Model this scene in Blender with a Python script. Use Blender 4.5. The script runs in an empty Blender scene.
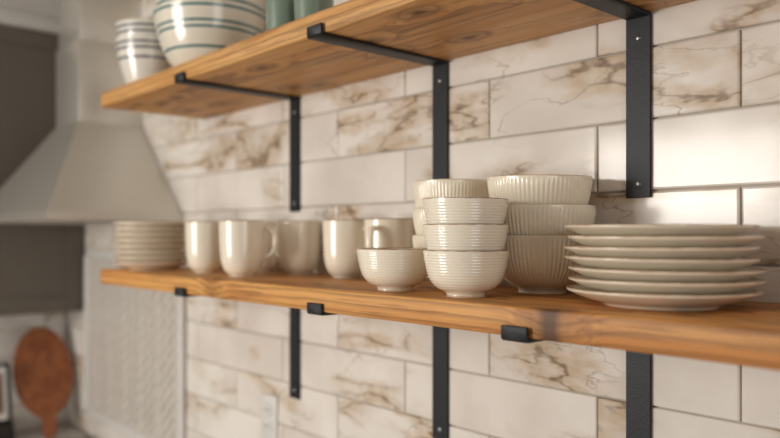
import bpy, bmesh, math, random
from mathutils import Vector, Matrix, Euler
random.seed(7)
Z0 = 1.65
S = bpy.context.scene
COL = S.collection
S.view_settings.view_transform = 'Standard'

def lin(r, g, b):
    def f(c):
        c /= 255.0
        return c/12.92 if c <= 0.04045 else ((c+0.055)/1.055)**2.4
    return (f(r), f(g), f(b), 1.0)

# ------------------------------------------------------------------ materials
def new_mat(name):
    m = bpy.data.materials.new(name); m.use_nodes = True
    nt = m.node_tree
    return m, nt, nt.nodes['Principled BSDF']

def mixc(nt, fac, a, b, mode='MIX'):
    n = nt.nodes.new('ShaderNodeMix'); n.data_type = 'RGBA'; n.blend_type = mode
    for sock, v in ((n.inputs[0], fac), (n.inputs[6], a), (n.inputs[7], b)):
        if hasattr(v, 'links'): nt.links.new(v, sock)
        else: sock.default_value = v
    return n.outputs[2]

def mth(nt, op, a, b=None, c=None, clamp=False):
    n = nt.nodes.new('ShaderNodeMath'); n.operation = op; n.use_clamp = clamp
    for i, v in enumerate((a, b, c)):
        if v is None: continue
        if hasattr(v, 'links'): nt.links.new(v, n.inputs[i])
        else: n.inputs[i].default_value = v
    return n.outputs[0]

def maprange(nt, v, a, b, c=0.0, d=1.0):
    n = nt.nodes.new('ShaderNodeMapRange'); n.interpolation_type = 'SMOOTHSTEP'
    nt.links.new(v, n.inputs[0])
    for i, x in enumerate((a, b, c, d)): n.inputs[i+1].default_value = x
    return n.outputs[0]

def mapping(nt, vec, loc=(0,0,0), rot=(0,0,0), scale=(1,1,1)):
    n = nt.nodes.new('ShaderNodeMapping')
    n.inputs['Location'].default_value = loc; n.inputs['Rotation'].default_value = rot
    n.inputs['Scale'].default_value = scale
    nt.links.new(vec, n.inputs[0]); return n.outputs[0]

def noise(nt, vec, scale, detail=3, rough=0.5, dist=0.0):
    n = nt.nodes.new('ShaderNodeTexNoise')
    n.inputs['Scale'].default_value = scale; n.inputs['Detail'].default_value = detail
    n.inputs['Roughness'].default_value = rough; n.inputs['Distortion'].default_value = dist
    nt.links.new(vec, n.inputs['Vector']); return n.outputs[0]

def bump(nt, h, strength, dist, bsdf):
    n = nt.nodes.new('ShaderNodeBump'); n.inputs['Strength'].default_value = strength
    n.inputs['Distance'].default_value = dist
    nt.links.new(h, n.inputs['Height']); nt.links.new(n.outputs[0], bsdf.inputs['Normal'])

def coord(nt): return nt.nodes.new('ShaderNodeTexCoord').outputs['Object']

def plain(name, col, rough=0.5, metal=0.0, var=0.06, nscale=8, bmp=0.0):
    m, nt, b = new_mat(name)
    tc = coord(nt); n = noise(nt, tc, nscale, 4)
    dark = tuple(c*(1-var*2) for c in col[:3])+(1,)
    nt.links.new(mixc(nt, n, dark, col), b.inputs['Base Color'])
    b.inputs['Roughness'].default_value = rough; b.inputs['Metallic'].default_value = metal
    if bmp: bump(nt, noise(nt, tc, nscale*12, 3), bmp, 0.002, b)
    return m

def glaze(name, col, rim_h=None, rim_w=0.0018, rimcol=lin(150,98,48), rough=0.25, stripes=None, stripecol=None, foot=None):
    m, nt, b = new_mat(name)
    tc = coord(nt)
    n1 = noise(nt, tc, 14, 4)
    c = mixc(nt, n1, tuple(x*0.95 for x in col[:3])+(1,), col)
    sp = maprange(nt, noise(nt, tc, 420, 2), 0.70, 0.78, 0, 0.35)
    c = mixc(nt, sp, c, lin(150,118,84))
    sep = nt.nodes.new('ShaderNodeSeparateXYZ'); nt.links.new(tc, sep.inputs[0]); z = sep.outputs[2]
    if stripes:
        for (zc, w) in stripes:
            d = mth(nt, 'ABSOLUTE', mth(nt, 'SUBTRACT', z, zc))
            f = maprange(nt, d, w*0.8, w*1.1, 1, 0)
            c = mixc(nt, f, c, stripecol)
    if foot:
        f = maprange(nt, z, foot*0.6, foot, 1, 0)
        c = mixc(nt, f, c, lin(214,190,160))
    if rim_h:
        zz = mth(nt, 'ADD', z, mth(nt, 'MULTIPLY', mth(nt, 'SUBTRACT', noise(nt, tc, 60, 3), 0.5), rim_w*1.6))
        f = maprange(nt, zz, rim_h-rim_w*1.3, rim_h-rim_w*0.4, 0, 0.9)
        c = mixc(nt, f, c, rimcol)
    nt.links.new(c, b.inputs['Base Color'])
    b.inputs['Roughness'].default_value = rough
    b.inputs['Coat Weight'].default_value = 0.7; b.inputs['Coat Roughness'].default_value = 0.07
    bump(nt, noise(nt, tc, 35, 3), 0.15, 0.002, b)
    return m

def wood(name, light, mid, dark, seed=0.0, rough=0.52, sc=1.0, knots=True):
    m, nt, b = new_mat(name)
    tc0 = coord(nt)
    if knots:
        vo = nt.nodes.new('ShaderNodeTexVoronoi'); vo.voronoi_dimensions = '2D'; vo.inputs['Scale'].default_value = 1.0
        nz = nt.nodes.new('ShaderNodeTexNoise'); nz.inputs['Scale'].default_value = 18; nt.links.new(tc0, nz.inputs['Vector'])
        vm = nt.nodes.new('ShaderNodeVectorMath'); vm.operation = 'MULTIPLY_ADD'
        nt.links.new(nz.outputs['Color'], vm.inputs[0]); vm.inputs[1].default_value = (0.020, 0.012, 0); nt.links.new(tc0, vm.inputs[2])
        nt.links.new(mapping(nt, vm.outputs[0], loc=(seed*1.7, seed, 0), scale=(4.0, 7.5, 1)), vo.inputs[0])
        kd = vo.outputs['Distance']
        kb = maprange(nt, kd, 0.0, 0.34, 0.018, 0)
        cm = nt.nodes.new('ShaderNodeCombineXYZ'); nt.links.new(kb, cm.inputs[1]); nt.links.new(kb, cm.inputs[2])
        va = nt.nodes.new('ShaderNodeVectorMath'); va.operation = 'ADD'
        nt.links.new(tc0, va.inputs[0]); nt.links.new(cm.outputs[0], va.inputs[1]); tc = va.outputs[0]
    else: tc = tc0
    v = mapping(nt, tc, loc=(seed, 0.04, 0.11), scale=(0.18*sc, 1*sc, 1*sc))
    w = nt.nodes.new('ShaderNodeTexWave'); w.wave_type = 'RINGS'; w.rings_direction = 'X'; w.wave_profile = 'SAW'
    w.inputs['Scale'].default_value = 24; w.inputs['Distortion'].default_value = 4.5
    w.inputs['Detail'].default_value = 4; w.inputs['Detail Scale'].default_value = 0.6; w.inputs['Detail Roughness'].default_value = 0.5
    nt.links.new(v, w.inputs[0])
    v2 = mapping(nt, tc, loc=(seed*3, 0, 0), scale=(3, 90, 90))
    f2 = noise(nt, v2, 1.0, 6, 0.72)
    v3 = mapping(nt, tc, loc=(seed*2, 0, 0), scale=(1.4, 18, 18))
    f3 = noise(nt, v3, 1.6, 5, 0.65)
    c = mixc(nt, maprange(nt, f3, 0.38, 0.62), light, mid)
    c = mixc(nt, mth(nt, 'MULTIPLY', maprange(nt, w.outputs['Fac'], 0.45, 1.0), 0.50), c, dark)
    c = mixc(nt, mth(nt, 'MULTIPLY', maprange(nt, f2, 0.48, 0.68), 0.68), c, dark)
    if knots:
        halo = maprange(nt, kd, 0.05, 0.24, 0.45, 0)
        c = mixc(nt, halo, c, dark)
        k = maprange(nt, kd, 0.02, 0.085, 0.85, 0)
        c = mixc(nt, k, c, tuple(x*0.42 for x in dark[:3])+(1,))
    nt.links.new(c, b.inputs['Base Color'])
    b.inputs['Roughness'].default_value = rough
    bump(nt, mth(nt, 'ADD', f2, w.outputs['Fac']), 0.35, 0.0014, b)
    return m

def tile_mat():
    m, nt, b = new_mat('marble_tile')
    tc = coord(nt)
    at = nt.nodes.new('ShaderNodeAttribute'); at.attribute_name = 'rnd'
    sep = nt.nodes.new('ShaderNodeSeparateColor'); nt.links.new(at.outputs['Color'], sep.inputs[0])
    cmb = nt.nodes.new('ShaderNodeCombineXYZ')
    nt.links.new(sep.outputs[1], cmb.inputs[0]); nt.links.new(sep.outputs[2], cmb.inputs[1]); nt.links.new(sep.outputs[1], cmb.inputs[2])
    va = nt.nodes.new('ShaderNodeVectorMath'); va.operation = 'MULTIPLY_ADD'
    nt.links.new(cmb.outputs[0], va.inputs[0]); va.inputs[1].default_value = (37, 23, 13); nt.links.new(tc, va.inputs[2])
    p = va.outputs[0]
    inten = sep.outputs[0]
    pr = mapping(nt, p, rot=(0, math.radians(40), 0), scale=(0.7, 1, 2.4))
    n1 = noise(nt, pr, 2.6, 5, 0.54, 0.3)
    s1 = mth(nt, 'SUBTRACT', n1, 0.5)
    d1 = mth(nt, 'ABSOLUTE', s1)
    thin = maprange(nt, d1, 0.0, 0.014, 1, 0)
    wide = maprange(nt, d1, 0.0, 0.085, 1, 0)
    mk = mth(nt, 'ADD', noise(nt, p, 4.0, 2), mth(nt, 'MULTIPLY', mth(nt, 'SUBTRACT', inten, 0.5), 0.36))
    mi = maprange(nt, mk, 0.45, 0.63)
    n2 = noise(nt, mapping(nt, p, rot=(0, math.radians(30), 0), scale=(0.9, 1, 2.2)), 5.0, 5, 0.5, 0.3)
    fine = maprange(nt, mth(nt, 'ABSOLUTE', mth(nt, 'SUBTRACT', n2, 0.5)), 0, 0.010, 0.6, 0)
    cloud = noise(nt, p, 5, 4)
    brk = maprange(nt, noise(nt, p, 18, 4, 0.6), 0.35, 0.6, 0.45, 1.0)
    c = mixc(nt, maprange(nt, cloud, 0.3, 0.7), lin(222,214,205), lin(242,237,230))
    c = mixc(nt, mth(nt, 'MULTIPLY', mth(nt, 'MULTIPLY', wide, mi), mth(nt, 'MULTIPLY', brk, 0.9)), c, lin(196,172,140))
    c = mixc(nt, mth(nt, 'MULTIPLY', mth(nt, 'MULTIPLY', thin, mi), mth(nt, 'MULTIPLY', brk, 0.85)), c, lin(122,102,84))
    c = mixc(nt, mth(nt, 'MULTIPLY', mth(nt, 'MULTIPLY', fine, mi), brk), c, lin(158,140,122))
    nt.links.new(c, b.inputs['Base Color'])
    b.inputs['Roughness'].default_value = 0.14
    bump(nt, noise(nt, p, 8, 1), 0.2, 0.004, b)
    return m

def brushed(name, col, rough=0.36):
    m, nt, b = new_mat(name)
    tc = coord(nt)
    n = noise(nt, mapping(nt, tc, scale=(3, 3, 260)), 1.0, 3, 0.6)
    nt.links.new(mixc(nt, n, tuple(x*0.9 for x in col[:3])+(1,), col), b.inputs['Base Color'])
    b.inputs['Metallic'].default_value = 0.75; b.inputs['Roughness'].default_value = rough
    bump(nt, n, 0.08, 0.001, b)
    return m

M = {}
M['tile'] = tile_mat()
M['grout'] = plain('grout', lin(200,191,180), 0.9, bmp=0.3, nscale=30)
M['shelfA'] = wood('honey_pine_a', lin(224,174,110), lin(202,146,82), lin(116,72,36), 0.3)
M['shelfB'] = wood('honey_pine_b', lin(222,164,92), lin(198,132,64), lin(106,62,26), 2.1)
M['black'] = plain('black_powder_coat', lin(28,31,36), 0.5, 0.2, bmp=0.15, nscale=20)
M['screw'] = plain('steel_screw', lin(150,150,150), 0.35, 0.9)
M['plate'] = glaze('cream_plate_glaze', lin(252,243,224), rim_h=0.0215, rim_w=0.0015, rimcol=lin(172,130,86))
M['bowlA'] = glaze('cream_bowl_glaze', lin(253,245,227), rim_h=0.066, rim_w=0.0014, rimcol=lin(146,92,44), foot=0.004)
M['bowlD'] = glaze('ivory_bowl_glaze', lin(253,244,223), rim_h=0.087, rim_w=0.0009, rimcol=lin(196,150,96))
M['mug'] = glaze('ivory_mug_glaze', lin(250,242,224), rim_h=0.118, rim_w=0.0022)
M['steel'] = brushed('brushed_steel', lin(220,216,208))
M['cab'] = plain('taupe_cabinet_paint', lin(104,96,87), 0.5)
M['paint'] = plain('warm_wall_paint', lin(206,200,190), 0.8)
M['white'] = plain('white_trim_paint', lin(226,224,220), 0.5)
M['counter'] = plain('quartz_counter', lin(222,218,212), 0.25, nscale=5)
M['floor'] = wood('oak_floor', lin(170,130,90), lin(150,110,72), lin(100,70,44), 5.0, 0.5, 0.5, knots=False)
M['mosaic'] = plain('mosaic_tile', lin(234,227,218), 0.25, var=0.16, nscale=45)
M['mgrout'] = plain('mosaic_grout', lin(124,114,102), 0.9)
M['board'] = wood('walnut_board', lin(172,104,60), lin(144,80,46), lin(88,46,24), 7.7, 0.45, knots=False)
M['plastic'] = plain('outlet_plastic', lin(232,230,226), 0.35)
M['dark'] = plain('dark_box', lin(48,42,38), 0.5)

# ------------------------------------------------------------------ mesh helpers
def obj(name, bm, mats, loc=(0,0,0), rot=(0,0,0), smooth=True, parent=None, angle=40):
    me = bpy.data.meshes.new(name)
    bmesh.ops.recalc_face_normals(bm, faces=bm.faces)
    bm.to_mesh(me); bm.free()
    for m in mats: me.materials.append(m)
    o = bpy.data.objects.new(name, me); COL.objects.link(o)
    o.location = loc; o.rotation_euler = rot
    if smooth:
        me.polygons.foreach_set('use_smooth', [True]*len(me.polygons))
        try: me.set_sharp_from_angle(angle=math.radians(angle))
        except Exception: pass
    if parent: o.parent = parent
    return o

def inst(o, name, loc, rot=(0,0,0), scale=None):
    n = bpy.data.objects.new(name, o.data); COL.objects.link(n)
    n.location = loc; n.rotation_euler = rot
    if scale: n.scale = scale
    return n

def add_box(bm, lo, hi, mi=0, bev=0.0, seg=2):
    r = bmesh.ops.create_cube(bm, size=1.0)
    vs = r['verts']
    for v in vs:
        v.co = Vector([(lo[i]+hi[i])/2 + v.co[i]*(hi[i]-lo[i]) for i in range(3)])
    fs = set(f for v in vs for f in v.link_faces)
    if bev:
        es = list(set(e for v in vs for e in v.link_edges))
        r2 = bmesh.ops.bevel(bm, geom=es, offset=bev, segments=seg, affect='EDGES', profile=0.5)
        fs = set(r2['faces']) | set(f for f in fs if f.is_valid)
    for f in fs:
        if f.is_valid: f.material_index = mi
    return fs

def catmull(pts, n):
    out = []
    P = [pts[0]] + list(pts) + [pts[-1]]
    for i in range(1, len(P)-2):
        for k in range(n):
            t = k/n
            p0, p1, p2, p3 = P[i-1], P[i], P[i+1], P[i+2]
            out.append(tuple(0.5*((2*p1[j]) + (-p0[j]+p2[j])*t + (2*p0[j]-5*p1[j]+4*p2[j]-p3[j])*t*t + (-p0[j]+3*p1[j]-3*p2[j]+p3[j])*t**3) for j in range(len(p1))))
    out.append(tuple(pts[-1]))
    return out

def add_lathe(bm, prof, seg=96, fn=None, mi=0):
    rings = []
    for (r, z) in prof:
        if r < 1e-6:
            rings.append([bm.verts.new((0, 0, z))])
        else:
            ring = []
            for k in range(seg):
                a = 2*math.pi*k/seg
                rr = fn(r, z, a) if fn else r
                ring.append(bm.verts.new((rr*math.cos(a), rr*math.sin(a), z)))
            rings.append(ring)
    for a, b in zip(rings[:-1], rings[1:]):
        for k in range(seg):
            k2 = (k+1) % seg
            if len(a) == 1 and len(b) == 1: continue
            if len(a) == 1: f = bm.faces.new((a[0], b[k2], b[k]))
            elif len(b) == 1: f = bm.faces.new((a[k], a[k2], b[0]))
            else: f = bm.faces.new((a[k], a[k2], b[k2], b[k]))
            f.material_index = mi

def add_tube(bm, pts, ra, rb, side=Vector((0,1,0)), seg=14, mi=0):
    rings = []
    for i, p in enumerate(pts):
        p = Vector(p)
        t = (Vector(pts[min(i+1, len(pts)-1)]) - Vector(pts[max(i-1, 0)])).normalized()
        nrm = t.cross(side).normalized()
        rings.append([bm.verts.new(p + nrm*ra*math.cos(2*math.pi*k/seg) + side*rb*math.sin(2*math.pi*k/seg)) for k in range(seg)])
    for a, b in zip(rings[:-1], rings[1:]):
        for k in range(seg):
            bm.faces.new((a[k], a[(k+1)%seg], b[(k+1)%seg], b[k])).material_index = mi
    bm.faces.new(rings[0]); bm.faces.new(list(reversed(rings[-1])))

def bowl_profile(outer, th, floor, n=6, groove=None):
    oc = catmull(outer, n)
    R, H = outer[-1]
    inner = []
    for (r, z) in oc:
        if z >= floor + 0.001 and r-th > 0.004: inner.append((r-th, z+th*0.25 if z < H-th*2 else z))
    inner = [p for p in inner if p[1] < H-th*0.5]
    prof = [(0, 0.003), (outer[0][0]-0.005, 0.003), (outer[0][0]-0.004, 0.0004), (outer[0][0]-0.001, 0)]
    if groove:
        step, amp, z0, z1 = groove
        dense = []
        for i in range(len(oc)-1):
            for k in range(4):
                t = k/4
                dense.append((oc[i][0]*(1-t)+oc[i+1][0]*t, oc[i][1]*(1-t)+oc[i+1][1]*t))
        dense.append(oc[-1])
        oc = [(r + (amp*math.cos(2*math.pi*z/step) if z0 < z < z1 else 0), z) for r, z in dense]
    prof += oc[:-1]
    prof += [(R-0.0002, H-0.0012), (R-th*0.3, H), (R-th*0.7, H), (R-th+0.0001, H-0.0012)]
    prof += list(reversed(inner))
    lr, lz = inner[0]
    prof += [(lr*0.8, floor+0.0006), (lr*0.4, floor), (0, floor)]
    return prof

# ------------------------------------------------------------------ room shell
XL, XR, YF = -3.00, 1.9, -3.9
CEIL = Z0 + 0.79
def box_obj(name, lo, hi, mat, bev=0.0, parent=None):
    bm = bmesh.new(); add_box(bm, lo, hi, 0, bev)
    return obj(name, bm, [mat], parent=parent)

box_obj('floor', (XL-0.1, YF, -0.1), (XR, 0.1, 0.0), M['floor'])
box_obj('ceiling', (XL-0.1, YF, CEIL), (XR, 0.1, CEIL+0.1), M['white'])
box_obj('wall_back', (XL-0.1, 0.006, 0.0), (XR, 0.12, CEIL), M['grout'])
box_obj('wall_left', (XL-0.12, YF, 0.0), (XL, 0.006, CEIL), M['paint'])

TL, TH, G = 0.433, 0.105, 0.0026
def tiles(name, x0, x1, z0, z1, phase, mapf):
    bm = bmesh.new(); lay = bm.loops.layers.float_color.new('rnd')
    r0 = math.floor((z0-(Z0+0.17))/TH); r1 = math.ceil((z1-(Z0+0.17))/TH)
    for r in range(r0, r1):
        za = max(Z0+0.17+r*TH+G/2, z0); zb = min(Z0+0.17+(r+1)*TH-G/2, z1)
        if zb-za < 0.01: continue
        ph = phase if r % 2 == 0 else phase+TL/2
        k0 = math.floor((x0-ph)/TL); k1 = math.ceil((x1-ph)/TL)
        for k in range(k0, k1):
            xa = max(ph+k*TL+G/2, x0); xb = min(ph+(k+1)*TL-G/2, x1)
            if xb-xa < 0.01: continue
            inten = {0: random.uniform(.8, 1), -1: random.uniform(.1, .45), -2: random.uniform(.8, 1), 1: random.uniform(.7, 1)}.get(r, random.uniform(0.25, 0.75))
            col = (inten, random.random(), random.random(), 1)
            loops = []
            for (i, y) in ((0, 0.006), (0, 0.0022), (0.0009, 0.0008), (0.0030, 0.0)):
                loops.append([bm.verts.new(mapf(x, y, z)) for x, z in ((xa+i, za+i), (xb-i, za+i), (xb-i, zb-i), (xa+i, zb-i))])
            fs = [bm.faces.new(loops[-1])]
            for a, b in zip(loops[:-1], loops[1:]):
                for j in range(4):
                    fs.append(bm.faces.new((a[j], a[(j+1)%4], b[(j+1)%4], b[j])))
            for f in fs:
                for l in f.loops: l[lay] = col
    return obj(name, bm, [M['tile']], smooth=False)
tiles('marble_subway_tile_backsplash', XL+0.01, XR, Z0-0.74, CEIL, -0.4095, lambda x, y, z: (x, y, z))
tiles('marble_subway_tile_side_backsplash', -1.6, -0.01, Z0-0.74, Z0-0.27, -0.3, lambda x, y, z: (XL+0.007-y, x, z))

PX0, PX1, PZ0, PZ1 = -2.776, -1.99, Z0-0.663, Z0-0.056
panel = bpy.data.objects.new('herringbone_mosaic_panel', None); COL.objects.link(panel)
bm = bmesh.new(); add_box(bm, (PX0, -0.003, PZ0), (PX1, 0.0005, PZ1)); obj('mosaic_backing', bm, [M['mgrout']], parent=panel, smooth=False)
bm = bmesh.new(); W = 0.030; n = 3; g = 0.0048
cs, sn = math.cos(math.radians(45)), math.sin(math.radians(45))
cx, cz = (PX0+PX1)/2, (PZ0+PZ1)/2
for a in range(-60, 61):
    for b in range(-14, 15):
        for (x0, z0, w, h) in ((0, 0, n, 1), (n, 1-n, 1, n)):
            X = (a + b*n + x0 + w/2)*W; Zz = (a - b*n + z0 + h/2)*W
            rx, rz = cx + X*cs - Zz*sn, cz + X*sn + Zz*cs
            if not (PX0-0.03 < rx < PX1+0.03 and PZ0-0.03 < rz < PZ1+0.03): continue
            hw, hh = w*W/2-g/2, h*W/2-g/2
            lo = []
            for (ins, y) in ((0, -0.003), (0.0012, -0.006)):
                lo.append([bm.verts.new((cx+(X+dx*(hw-ins))*cs-(Zz+dz*(hh-ins))*sn, y, cz+(X+dx*(hw-ins))*sn+(Zz+dz*(hh-ins))*cs)) for dx, dz in ((-1,-1),(1,-1),(1,1),(-1,1))])
            bm.faces.new(lo[1])
            for j in range(4): bm.faces.new((lo[0][j], lo[0][(j+1)%4], lo[1][(j+1)%4], lo[1][j]))
for co_, no_ in (((PX0+.012,0,0),(-1,0,0)), ((PX1-.012,0,0),(1,0,0)), ((0,0,PZ0+.012),(0,0,-1)), ((0,0,PZ1-.012),(0,0,1))):
    bmesh.ops.bisect_plane(bm, geom=list(bm.verts)+list(bm.edges)+list(bm.faces), plane_co=co_, plane_no=no_, clear_outer=True)
obj('mosaic_tiles', bm, [M['mosaic']], parent=panel, smooth=False)
bm = bmesh.new(); fw = 0.026
for lo, hi in (((PX0, -0.016, PZ0), (PX0+fw, 0, PZ1)), ((PX1-fw, -0.016, PZ0), (PX1, 0, PZ1)),
               ((PX0, -0.016, PZ0), (PX1, 0, PZ0+fw)), ((PX0, -0.016, PZ1-fw), (PX1, 0, PZ1))):
    add_box(bm, lo, hi, 0, 0.006, 3)
obj('pencil_trim_frame', bm, [M['white']], parent=panel)

# ------------------------------------------------------------------ shelves
def shelf(name, z0, z1, mat):
    bm = bmesh.new()
    x0, x1, y0, y1 = -1.88, 0.75, -0.29, -0.0005
    nx = 90
    def wob(x, s): return 0.0012*math.sin(x*7+s)+0.0008*math.sin(x*19+s*2)
    prof = []
    r = 0.0035
    for (cy, cz_, a0) in ((y0+r, z0+r, 180), (y1-r, z0+r, 270), (y1-r, z1-r, 0), (y0+r, z1-r, 90)):
        for k in range(4):
            a = math.radians(a0+k*30); prof.append((cy+r*math.cos(a), cz_+r*math.sin(a)))
    rings = []
    for i in range(nx+1):
        x = x0+(x1-x0)*i/nx
        rings.append([bm.verts.new((x, y+(wob(x, z*3) if y < -0.1 else 0), z)) for y, z in prof])
    m = len(prof)
    for a, b in zip(rings[:-1], rings[1:]):
        for k in range(m): bm.faces.new((a[k], a[(k+1)%m], b[(k+1)%m], b[k]))
    bm.faces.new(rings[0]); bm.faces.new(list(reversed(rings[-1])))
    return obj(name, bm, [mat], angle=50)
LS, US = Z0-0.087, Z0+0.362
shelf('wooden_shelf', Z0-0.124, LS, M['shelfB'])
shelf('wooden_shelf.001', Z0+0.325, US, M['shelfA'])

def bracket(name, x, zs, leg):
    bm = bmesh.new(); w = 0.039; t = 0.005
    y0 = -0.2925
    path_out = [(y0-t, zs+0.014), (y0-t, zs-t+0.003), (y0-t+0.003, zs-t), (-0.0005-t, zs-t), (-0.0005-t, zs-leg)]
    path_in = [(-0.0005, zs-leg), (-0.0005, zs-0.0002), (y0, zs-0.0002), (y0, zs+0.014)]
    poly = path_out+path_in
    A = [bm.verts.new((-w/2, y, z)) for y, z in poly]; B = [bm.verts.new((w/2, y, z)) for y, z in poly]
    m = len(poly)
    for k in range(m): bm.faces.new((A[k], A[(k+1)%m], B[(k+1)%m], B[k]))
    bm.faces.new(A); bm.faces.new(list(reversed(B)))
    bmesh.ops.recalc_face_normals(bm, faces=bm.faces)
    bmesh.ops.bevel(bm, geom=[e for e in bm.edges], offset=0.0007, segments=1, affect='EDGES')
    for zz in (zs-0.035, zs-leg+0.02):
        r = bmesh.ops.create_uvsphere(bm, u_segments=16, v_segments=8, radius=0.0045)
        for v in r['verts']:
            v.co = Vector((v.co.x, -0.0055+v.co.y*0.4, zz+v.co.z))
            for f in v.link_faces: f.material_index = 1
    return obj(name, bm, [M['black'], M['screw']], loc=(x, 0, 0))
i = 0
for zs, leg in ((Z0+0.325, 0.270), (Z0-0.124, 0.262)):
    for x in (-0.554, -0.958, -1.434):
        bracket('shelf_bracket' + ('.%03d' % i if i else ''), x, zs, leg); i += 1

# ------------------------------------------------------------------ plates
def plate_mesh(R, name, mat):
    s = R/0.122
    pts = [(0,.003),(.060,.003),(.066,.0028),(.0675,0.0002),(.0715,0.0),(.0735,.0032),(.080,.0042),(.090,.0060),(.105,.0112),(.116,.0158),(.1205,.0178),(.1219,.0190),(.1222,.0202),(.1214,.0213),(.1196,.0215),(.115,.0203),(.104,.0160),(.094,.0118),(.086,.0095),(.078,.0083),(.072,.0078),(.04,.0072),(0,.007)]
    bm = bmesh.new()
    add_lathe(bm, [(r*s, z) for r, z in pts], 128)
    return obj(name, bm, [mat], angle=60)
p0 = plate_mesh(0.114, 'dinner_plate', M['plate'])
px, py = -0.449, -0.139
p0.location = (px, py, LS)
for j in range(1, 7):
    inst(p0, 'dinner_plate.%03d' % j, (px+random.uniform(-.005,.005), py+random.uniform(-.003,.003), LS+j*0.0130), (math.radians(random.uniform(-.4,.4)), math.radians(random.uniform(-.4,.4)), random.uniform(0,6)))
s0 = plate_mesh(0.094, 'side_plate', M['plate'])
s0.location = (-1.779, -0.2, LS)
for j in range(1, 8):
    inst(s0, 'side_plate.%03d' % j, (-1.779+random.uniform(-.002,.002), -0.2+random.uniform(-.002,.002), LS+j*0.0140), (0, 0, random.uniform(0,6)))

# ------------------------------------------------------------------ bowls
outA = [(.028,.0004),(.0275,.004),(.031,.0075),(.041,.0125),(.0495,.021),(.0545,.032),(.0573,.044),(.0595,.056),(.061,.066)]
bm = bmesh.new()
add_lathe(bm, bowl_profile(outA, 0.0036, 0.0085, 6, groove=(0.0040, 0.00018, 0.014, 0.060)), 96)
bA = obj('rice_bowl', bm, [M['bowlA']], loc=(-0.697, -0.223, LS), angle=70)
inst(bA, 'rice_bowl.001', (-0.698, -0.223, LS+0.036), (0, 0, 1))
inst(bA, 'rice_bowl.002', (-0.700, -0.222, LS+0.072), (0.012, 0, 2))
inst(bA, 'rice_bowl.003', (-0.846, -0.222, LS), (0, 0, 3))

outD = [(.036,.0004),(.0355,.004),(.039,.008),(.052,.016),(.063,.028),(.0700,.042),(.0740,.056),(.0768,.072),(.0785,.087)]
def flute(r, z, a):
    f = min(max((z-0.010)/0.012, 0), 1)*min(max((0.083-z)/0.004, 0), 1)
    return r + 0.0012*f*(abs(math.cos(a*36))-0.6)
bm = bmesh.new()
profD = bowl_profile(outD, 0.0042, 0.009, 6)
add_lathe(bm, profD, 432, fn=flute)
bD = obj('fluted_bowl', bm, [M['bowlD']], loc=(-0.668, -0.082, LS), angle=70)
inst(bD, 'fluted_bowl.001', (-0.668, -0.082, LS+0.044), (0, 0, 1))
inst(bD, 'fluted_bowl.002', (-0.674, -0.084, LS+0.088), (0.02, -0.03, 2))
sc = (0.88, 0.88, 1)
inst(bD, 'fluted_bowl.003', (-0.855, -0.080, LS), (0,0,0), sc)
inst(bD, 'fluted_bowl.004', (-0.855, -0.080, LS+0.045), (0,0,1), sc)
inst(bD, 'fluted_bowl.005', (-0.855, -0.080, LS+0.090), (0,0.015,2), sc)

# ------------------------------------------------------------------ mugs
outM = [(.0275,.0004),(.0280,.003),(.0325,.007),(.0385,.015),(.0428,.027),(.0452,.042),(.0468,.065),(.0476,.09),(.0480,.118)]
bm = bmesh.new()
add_lathe(bm, bowl_profile(outM, 0.0036, 0.007, 6), 72)
pts = catmull([(.0455, 0, .098), (.055, 0, .1005), (.068, 0, .095), (.074, 0, .078), (.071, 0, .058), (.061, 0, .044), (.0435, 0, .037)], 6)
add_tube(bm, pts, 0.0042, 0.0075)
mug = obj('coffee_mug', bm, [M['mug']], loc=(-1.362, -0.188, LS), rot=(0, 0, math.radians(40)), angle=60)
for j, (x, y, a) in enumerate(((-1.548, -0.172, 100), (-1.335, -0.062, 190), (-1.170, -0.060, 10), (-1.036, -0.062, -72), (-1.50, -0.058, 200))):
    inst(mug, 'coffee_mug.%03d' % (j+1), (x, y, LS), (0, 0, math.radians(a)))

# ------------------------------------------------------------------ upper shelf crockery
def striped(name, R, H, base, loc, stripes, scol, col):
    out = [(base, .0004), (base-.001, .006), (base+.012, .012), (base+(R-base)*.55, H*.30), (base+(R-base)*.83, H*.62), (R, H)]
    bm = bmesh.new(); add_lathe(bm, bowl_profile(out, 0.005, 0.012, 8), 96)
    m = glaze(name+'_glaze', col, stripes=stripes, stripecol=scol)
    return obj(name, bm, [m], loc=loc, angle=60)
TE = lin(40,112,118); NV = lin(36,44,80)
m0 = striped('striped_mixing_bowl', 0.131, 0.150, 0.060, (-1.553, -0.157, US), [(0.055,.0028),(0.095,.0028),(0.108,.0028),(0.140,.003)], TE, lin(238,232,216))
inst(m0, 'striped_mixing_bowl.001', (-1.553, -0.157, US+0.050), (0,0,1))
m1 = striped('striped_cereal_bowl', 0.083, 0.125, 0.042, (-1.793, -0.2, US), [(0.075,.0028),(0.098,.0028),(0.112,.0028)], NV, lin(234,230,220))
inst(m1, 'striped_cereal_bowl.001', (-1.793, -0.2, US+0.040), (0,0,1))
outC = [(.024,.0004),(.0245,.003),(.030,.008),(.034,.02),(.036,.05),(.037,.085)]
bm = bmesh.new(); add_lathe(bm, bowl_profile(outC, .003, .007, 5), 64)
cg = glaze('sage_cup_glaze', lin(120,140,124))
c0 = obj('sage_tumbler', bm, [cg], loc=(-1.184, -0.2, US), angle=60)
inst(c0, 'sage_tumbler.001', (-1.09, -0.2, US))
inst(c0, 'sage_tumbler.002', (-1.26, -0.11, US))

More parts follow.
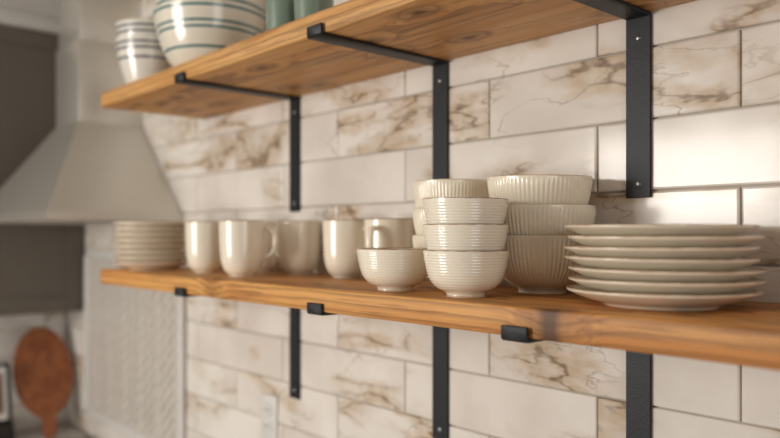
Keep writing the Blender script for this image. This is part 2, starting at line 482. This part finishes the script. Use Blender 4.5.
# ------------------------------------------------------------------ range hood
bm = bmesh.new()
hx0, hx1, hy = -2.77, -2.012, -0.377
tx0, tx1, ty = -2.508, -2.298, -0.200
zb, zl, zt = Z0+0.040, Z0+0.064, Z0+0.350
b_ = [(hx0,-.001),(hx1,-.001),(hx1,hy),(hx0,hy)]
t_ = [(tx0,-.001),(tx1,-.001),(tx1,ty),(tx0,ty)]
R0 = [bm.verts.new((x,y,zb)) for x,y in b_]; R1 = [bm.verts.new((x,y,zl)) for x,y in b_]
R2 = [bm.verts.new((x,y,zt)) for x,y in t_]
for a, b in ((R0,R1),(R1,R2)):
    for k in range(4): bm.faces.new((a[k], a[(k+1)%4], b[(k+1)%4], b[k]))
bm.faces.new(R2)
inn = [bm.verts.new((x+(0.02 if x == hx0 else -0.02), y+(0.02 if y == hy else -0.02), zb)) for x,y in b_]
inu = [bm.verts.new((v.co.x, v.co.y, zb+0.015)) for v in inn]
for k in range(4):
    bm.faces.new((R0[k], R0[(k+1)%4], inn[(k+1)%4], inn[k])); bm.faces.new((inn[k], inn[(k+1)%4], inu[(k+1)%4], inu[k]))
bm.faces.new(inu)
bmesh.ops.recalc_face_normals(bm, faces=bm.faces)
bmesh.ops.bevel(bm, geom=[e for e in bm.edges if e.calc_face_angle(0) > 0.3], offset=0.002, segments=2, affect='EDGES')
hood = bpy.data.objects.new('range_hood', None); COL.objects.link(hood)
obj('canopy', bm, [M['steel']], parent=hood, angle=25)
bm = bmesh.new()
add_box(bm, (tx0, ty, zt-0.002), (tx1, -.001, Z0+0.60), 0, 0.002)
add_box(bm, (tx0+.006, ty+.006, Z0+0.58), (tx1-.006, -.001, CEIL-0.002), 0, 0.002)
obj('chimney', bm, [M['steel']], parent=hood)

# ------------------------------------------------------------------ left wall cabinet, counter
cab = bpy.data.objects.new('upper_wall_cabinet', None); COL.objects.link(cab)
cz0, cz1 = Z0-0.285, CEIL-0.055
bm = bmesh.new(); add_box(bm, (XL+0.002, -1.55, cz0), (-2.82, -0.004, cz1), 0, 0.002); obj('carcass', bm, [M['cab']], parent=cab)
bm = bmesh.new()
for (ya, yb) in ((-1.545,-1.16),(-1.155,-0.775),(-0.77,-0.39),(-0.385,-0.008)):
    za, zb_ = cz0+0.004, cz1-0.004; fr = 0.055
    add_box(bm, (-2.82, ya+.01, za+.01), (-2.808, yb-.01, zb_-.01))
    for lo, hi in (((-2.82, ya, za), (-2.80, ya+fr, zb_)), ((-2.82, yb-fr, za), (-2.80, yb, zb_)),
                   ((-2.82, ya+fr, za), (-2.80, yb-fr, za+fr)), ((-2.82, ya+fr, zb_-fr), (-2.80, yb-fr, zb_))):
        add_box(bm, lo, hi, 0, 0.001, 1)
obj('doors', bm, [M['cab']], parent=cab)
bm = bmesh.new()
add_box(bm, (XL+0.002, -1.57, cz1), (-2.775, -0.004, CEIL-0.001), 0, 0.006, 2)
obj('trim_1', bm, [M['white']])

ct = Z0-0.74
base = bpy.data.objects.new('base_cabinet', None); COL.objects.link(base)
bm = bmesh.new()
add_box(bm, (-2.0, -0.60, 0.0), (1.2, -0.004, ct-0.04), 0, 0.002)
for x in (-1.98, -1.53, -1.08, -0.63, -0.18, 0.27, 0.72):
    add_box(bm, (x, -0.618, 0.11), (x+0.44, -0.60, ct-0.05), 0, 0.004)
obj('carcass', bm, [M['cab']], parent=base)
bm = bmesh.new(); add_box(bm, (-2.0, -0.635, ct-0.04), (1.2, -0.004, ct), 0, 0.004)
obj('countertop', bm, [M['counter']], parent=base)
base2 = bpy.data.objects.new('base_cabinet.001', None); COL.objects.link(base2)
bm = bmesh.new(); add_box(bm, (XL+0.002, -1.9, 0.0), (-2.80, -0.004, ct-0.04), 0, 0.002)
obj('carcass', bm, [M['cab']], parent=base2)
bm = bmesh.new(); add_box(bm, (XL+0.012, -1.93, ct-0.04), (-2.785, -0.004, ct), 0, 0.004)
obj('countertop', bm, [M['counter']], parent=base2)
rg = bpy.data.objects.new('kitchen_range', None); COL.objects.link(rg)
bm = bmesh.new()
add_box(bm, (-2.775, -0.64, 0.0), (-2.01, -0.02, ct-0.005), 0, 0.004)
add_box(bm, (-2.74, -0.655, 0.25), (-2.05, -0.64, ct-0.14), 1, 0.004)
add_box(bm, (-2.77, -0.62, ct-0.006), (-2.02, -0.03, ct+0.004), 1, 0.003)
for gx in (-2.58, -2.21):
    for gy in (-0.46, -0.19):
        for d in (-0.09, 0.0, 0.09):
            add_box(bm, (gx-0.12, gy+d-0.006, ct+0.004), (gx+0.12, gy+d+0.006, ct+0.022), 1, 0.002)
            add_box(bm, (gx+d-0.006, gy-0.12, ct+0.004), (gx+d+0.006, gy+0.12, ct+0.022), 1, 0.002)
obj('range_body', bm, [M['steel'], M['black']], parent=rg)

# paddle board leaning on the left wall, handle down
bm = bmesh.new()
ol = []
hw, hl, zc = 0.104, 0.170, 0.243
for k in range(64):
    a = math.radians(-90+15) + math.radians(360-30)*k/63
    ol.append((hw*math.cos(a), zc+hl*math.sin(a)))
ol += [(-0.024, 0.072), (-0.022, 0.012), (-0.012, 0.0), (0.012, 0.0), (0.022, 0.012), (0.024, 0.072)]
F = [bm.verts.new((0.009, y, z)) for y, z in ol]; Bk = [bm.verts.new((-0.009, y, z)) for y, z in ol]
m_ = len(ol)
for k in range(m_): bm.faces.new((F[k], F[(k+1)%m_], Bk[(k+1)%m_], Bk[k]))
bm.faces.new(F); bm.faces.new(list(reversed(Bk)))
bmesh.ops.recalc_face_normals(bm, faces=bm.faces)
bmesh.ops.bevel(bm, geom=[e for e in bm.edges if e.calc_face_angle(0) > 1.2], offset=0.004, segments=3, affect='EDGES')
obj('wooden_serving_board', bm, [M['board']], loc=(-2.800, -0.124, ct+0.003), rot=(math.radians(0), math.radians(-20), 0), angle=40)

box_obj('recipe_box', (-2.985, -0.46, ct+0.0005), (-2.80, -0.245, ct+0.075), M['dark'], 0.004)
pf = bpy.data.objects.new('picture_frame', None); COL.objects.link(pf); pf.location = (-2.825, -0.325, ct+0.077); pf.rotation_euler = (0, math.radians(-10), math.radians(0))
bm = bmesh.new()
w2, h2 = 0.078, 0.21
for lo, hi in (((-.008,-w2,0),(.008,-w2+.012,h2)), ((-.008,w2-.012,0),(.008,w2,h2)), ((-.008,-w2,0),(.008,w2,.012)), ((-.008,-w2,h2-.012),(.008,w2,h2))):
    add_box(bm, lo, hi, 0, 0.002)
obj('frame_border', bm, [M['black']], parent=pf)
bm = bmesh.new(); add_box(bm, (-.005,-w2+.01,.01),(.002,w2-.01,h2-.01)); obj('mat_board', bm, [M['white']], parent=pf)
bm = bmesh.new(); add_box(bm, (.002,-w2+.026,.035),(.004,w2-.026,h2-.035)); obj('print', bm, [plain('sepia_print', lin(150,120,92), 0.6, var=0.3, nscale=20)], parent=pf)

# outlet
bm = bmesh.new()
ox, oz = -1.545, Z0-0.452
add_box(bm, (ox-.036, -.006, oz-.058), (ox+.036, 0, oz+.058), 0, 0.003)
for d in (-.02, .02):
    add_box(bm, (ox-.016, -.009, oz+d-.014), (ox+.016, -.005, oz+d+.014), 0, 0.003)
    for e in (-.006, .006): add_box(bm, (ox+e-.001, -.0095, oz+d-.004), (ox+e+.001, -.0085, oz+d+.006), 1)
obj('wall_outlet', bm, [M['plastic'], M['black']])

# ------------------------------------------------------------------ lights
def area(name, loc, target, sx, sy, power, col):
    L = bpy.data.lights.new(name, 'AREA'); L.shape = 'RECTANGLE'; L.size = sx; L.size_y = sy
    L.energy = power; L.color = col
    o = bpy.data.objects.new(name, L); COL.objects.link(o); o.location = loc
    o.rotation_euler = (Vector(target)-Vector(loc)).to_track_quat('-Z', 'Y').to_euler()
    return o
area('window_light', (-1.9, -2.9, 1.65), (-0.9, 0, 1.5), 1.0, 1.1, 53, (1.0, 0.955, 0.89))
area('side_fill_light', (1.7, -1.1, 1.7), (-0.6, -0.1, 1.55), 1.0, 1.2, 11, (1.0, 0.97, 0.94))  # weak fill lamp added on the right to brighten the dishes
w = bpy.data.worlds.new('kitchen_world'); S.world = w; w.use_nodes = True
w.node_tree.nodes['Background'].inputs[0].default_value = (1.0, 0.95, 0.88, 1)
w.node_tree.nodes['Background'].inputs[1].default_value = 0.13

# ------------------------------------------------------------------ camera
cam = bpy.data.cameras.new('camera'); co = bpy.data.objects.new('camera', cam); COL.objects.link(co)
co.location = (0, -1.0, Z0)
co.rotation_euler = (math.radians(90), 0, math.radians(90-42.2))
cam.sensor_width = 36; cam.lens = 33.83; cam.shift_y = 16/780
cam.clip_start = 0.02
cam.dof.use_dof = True; cam.dof.focus_distance = 1.03; cam.dof.aperture_fstop = 2.0
S.camera = co
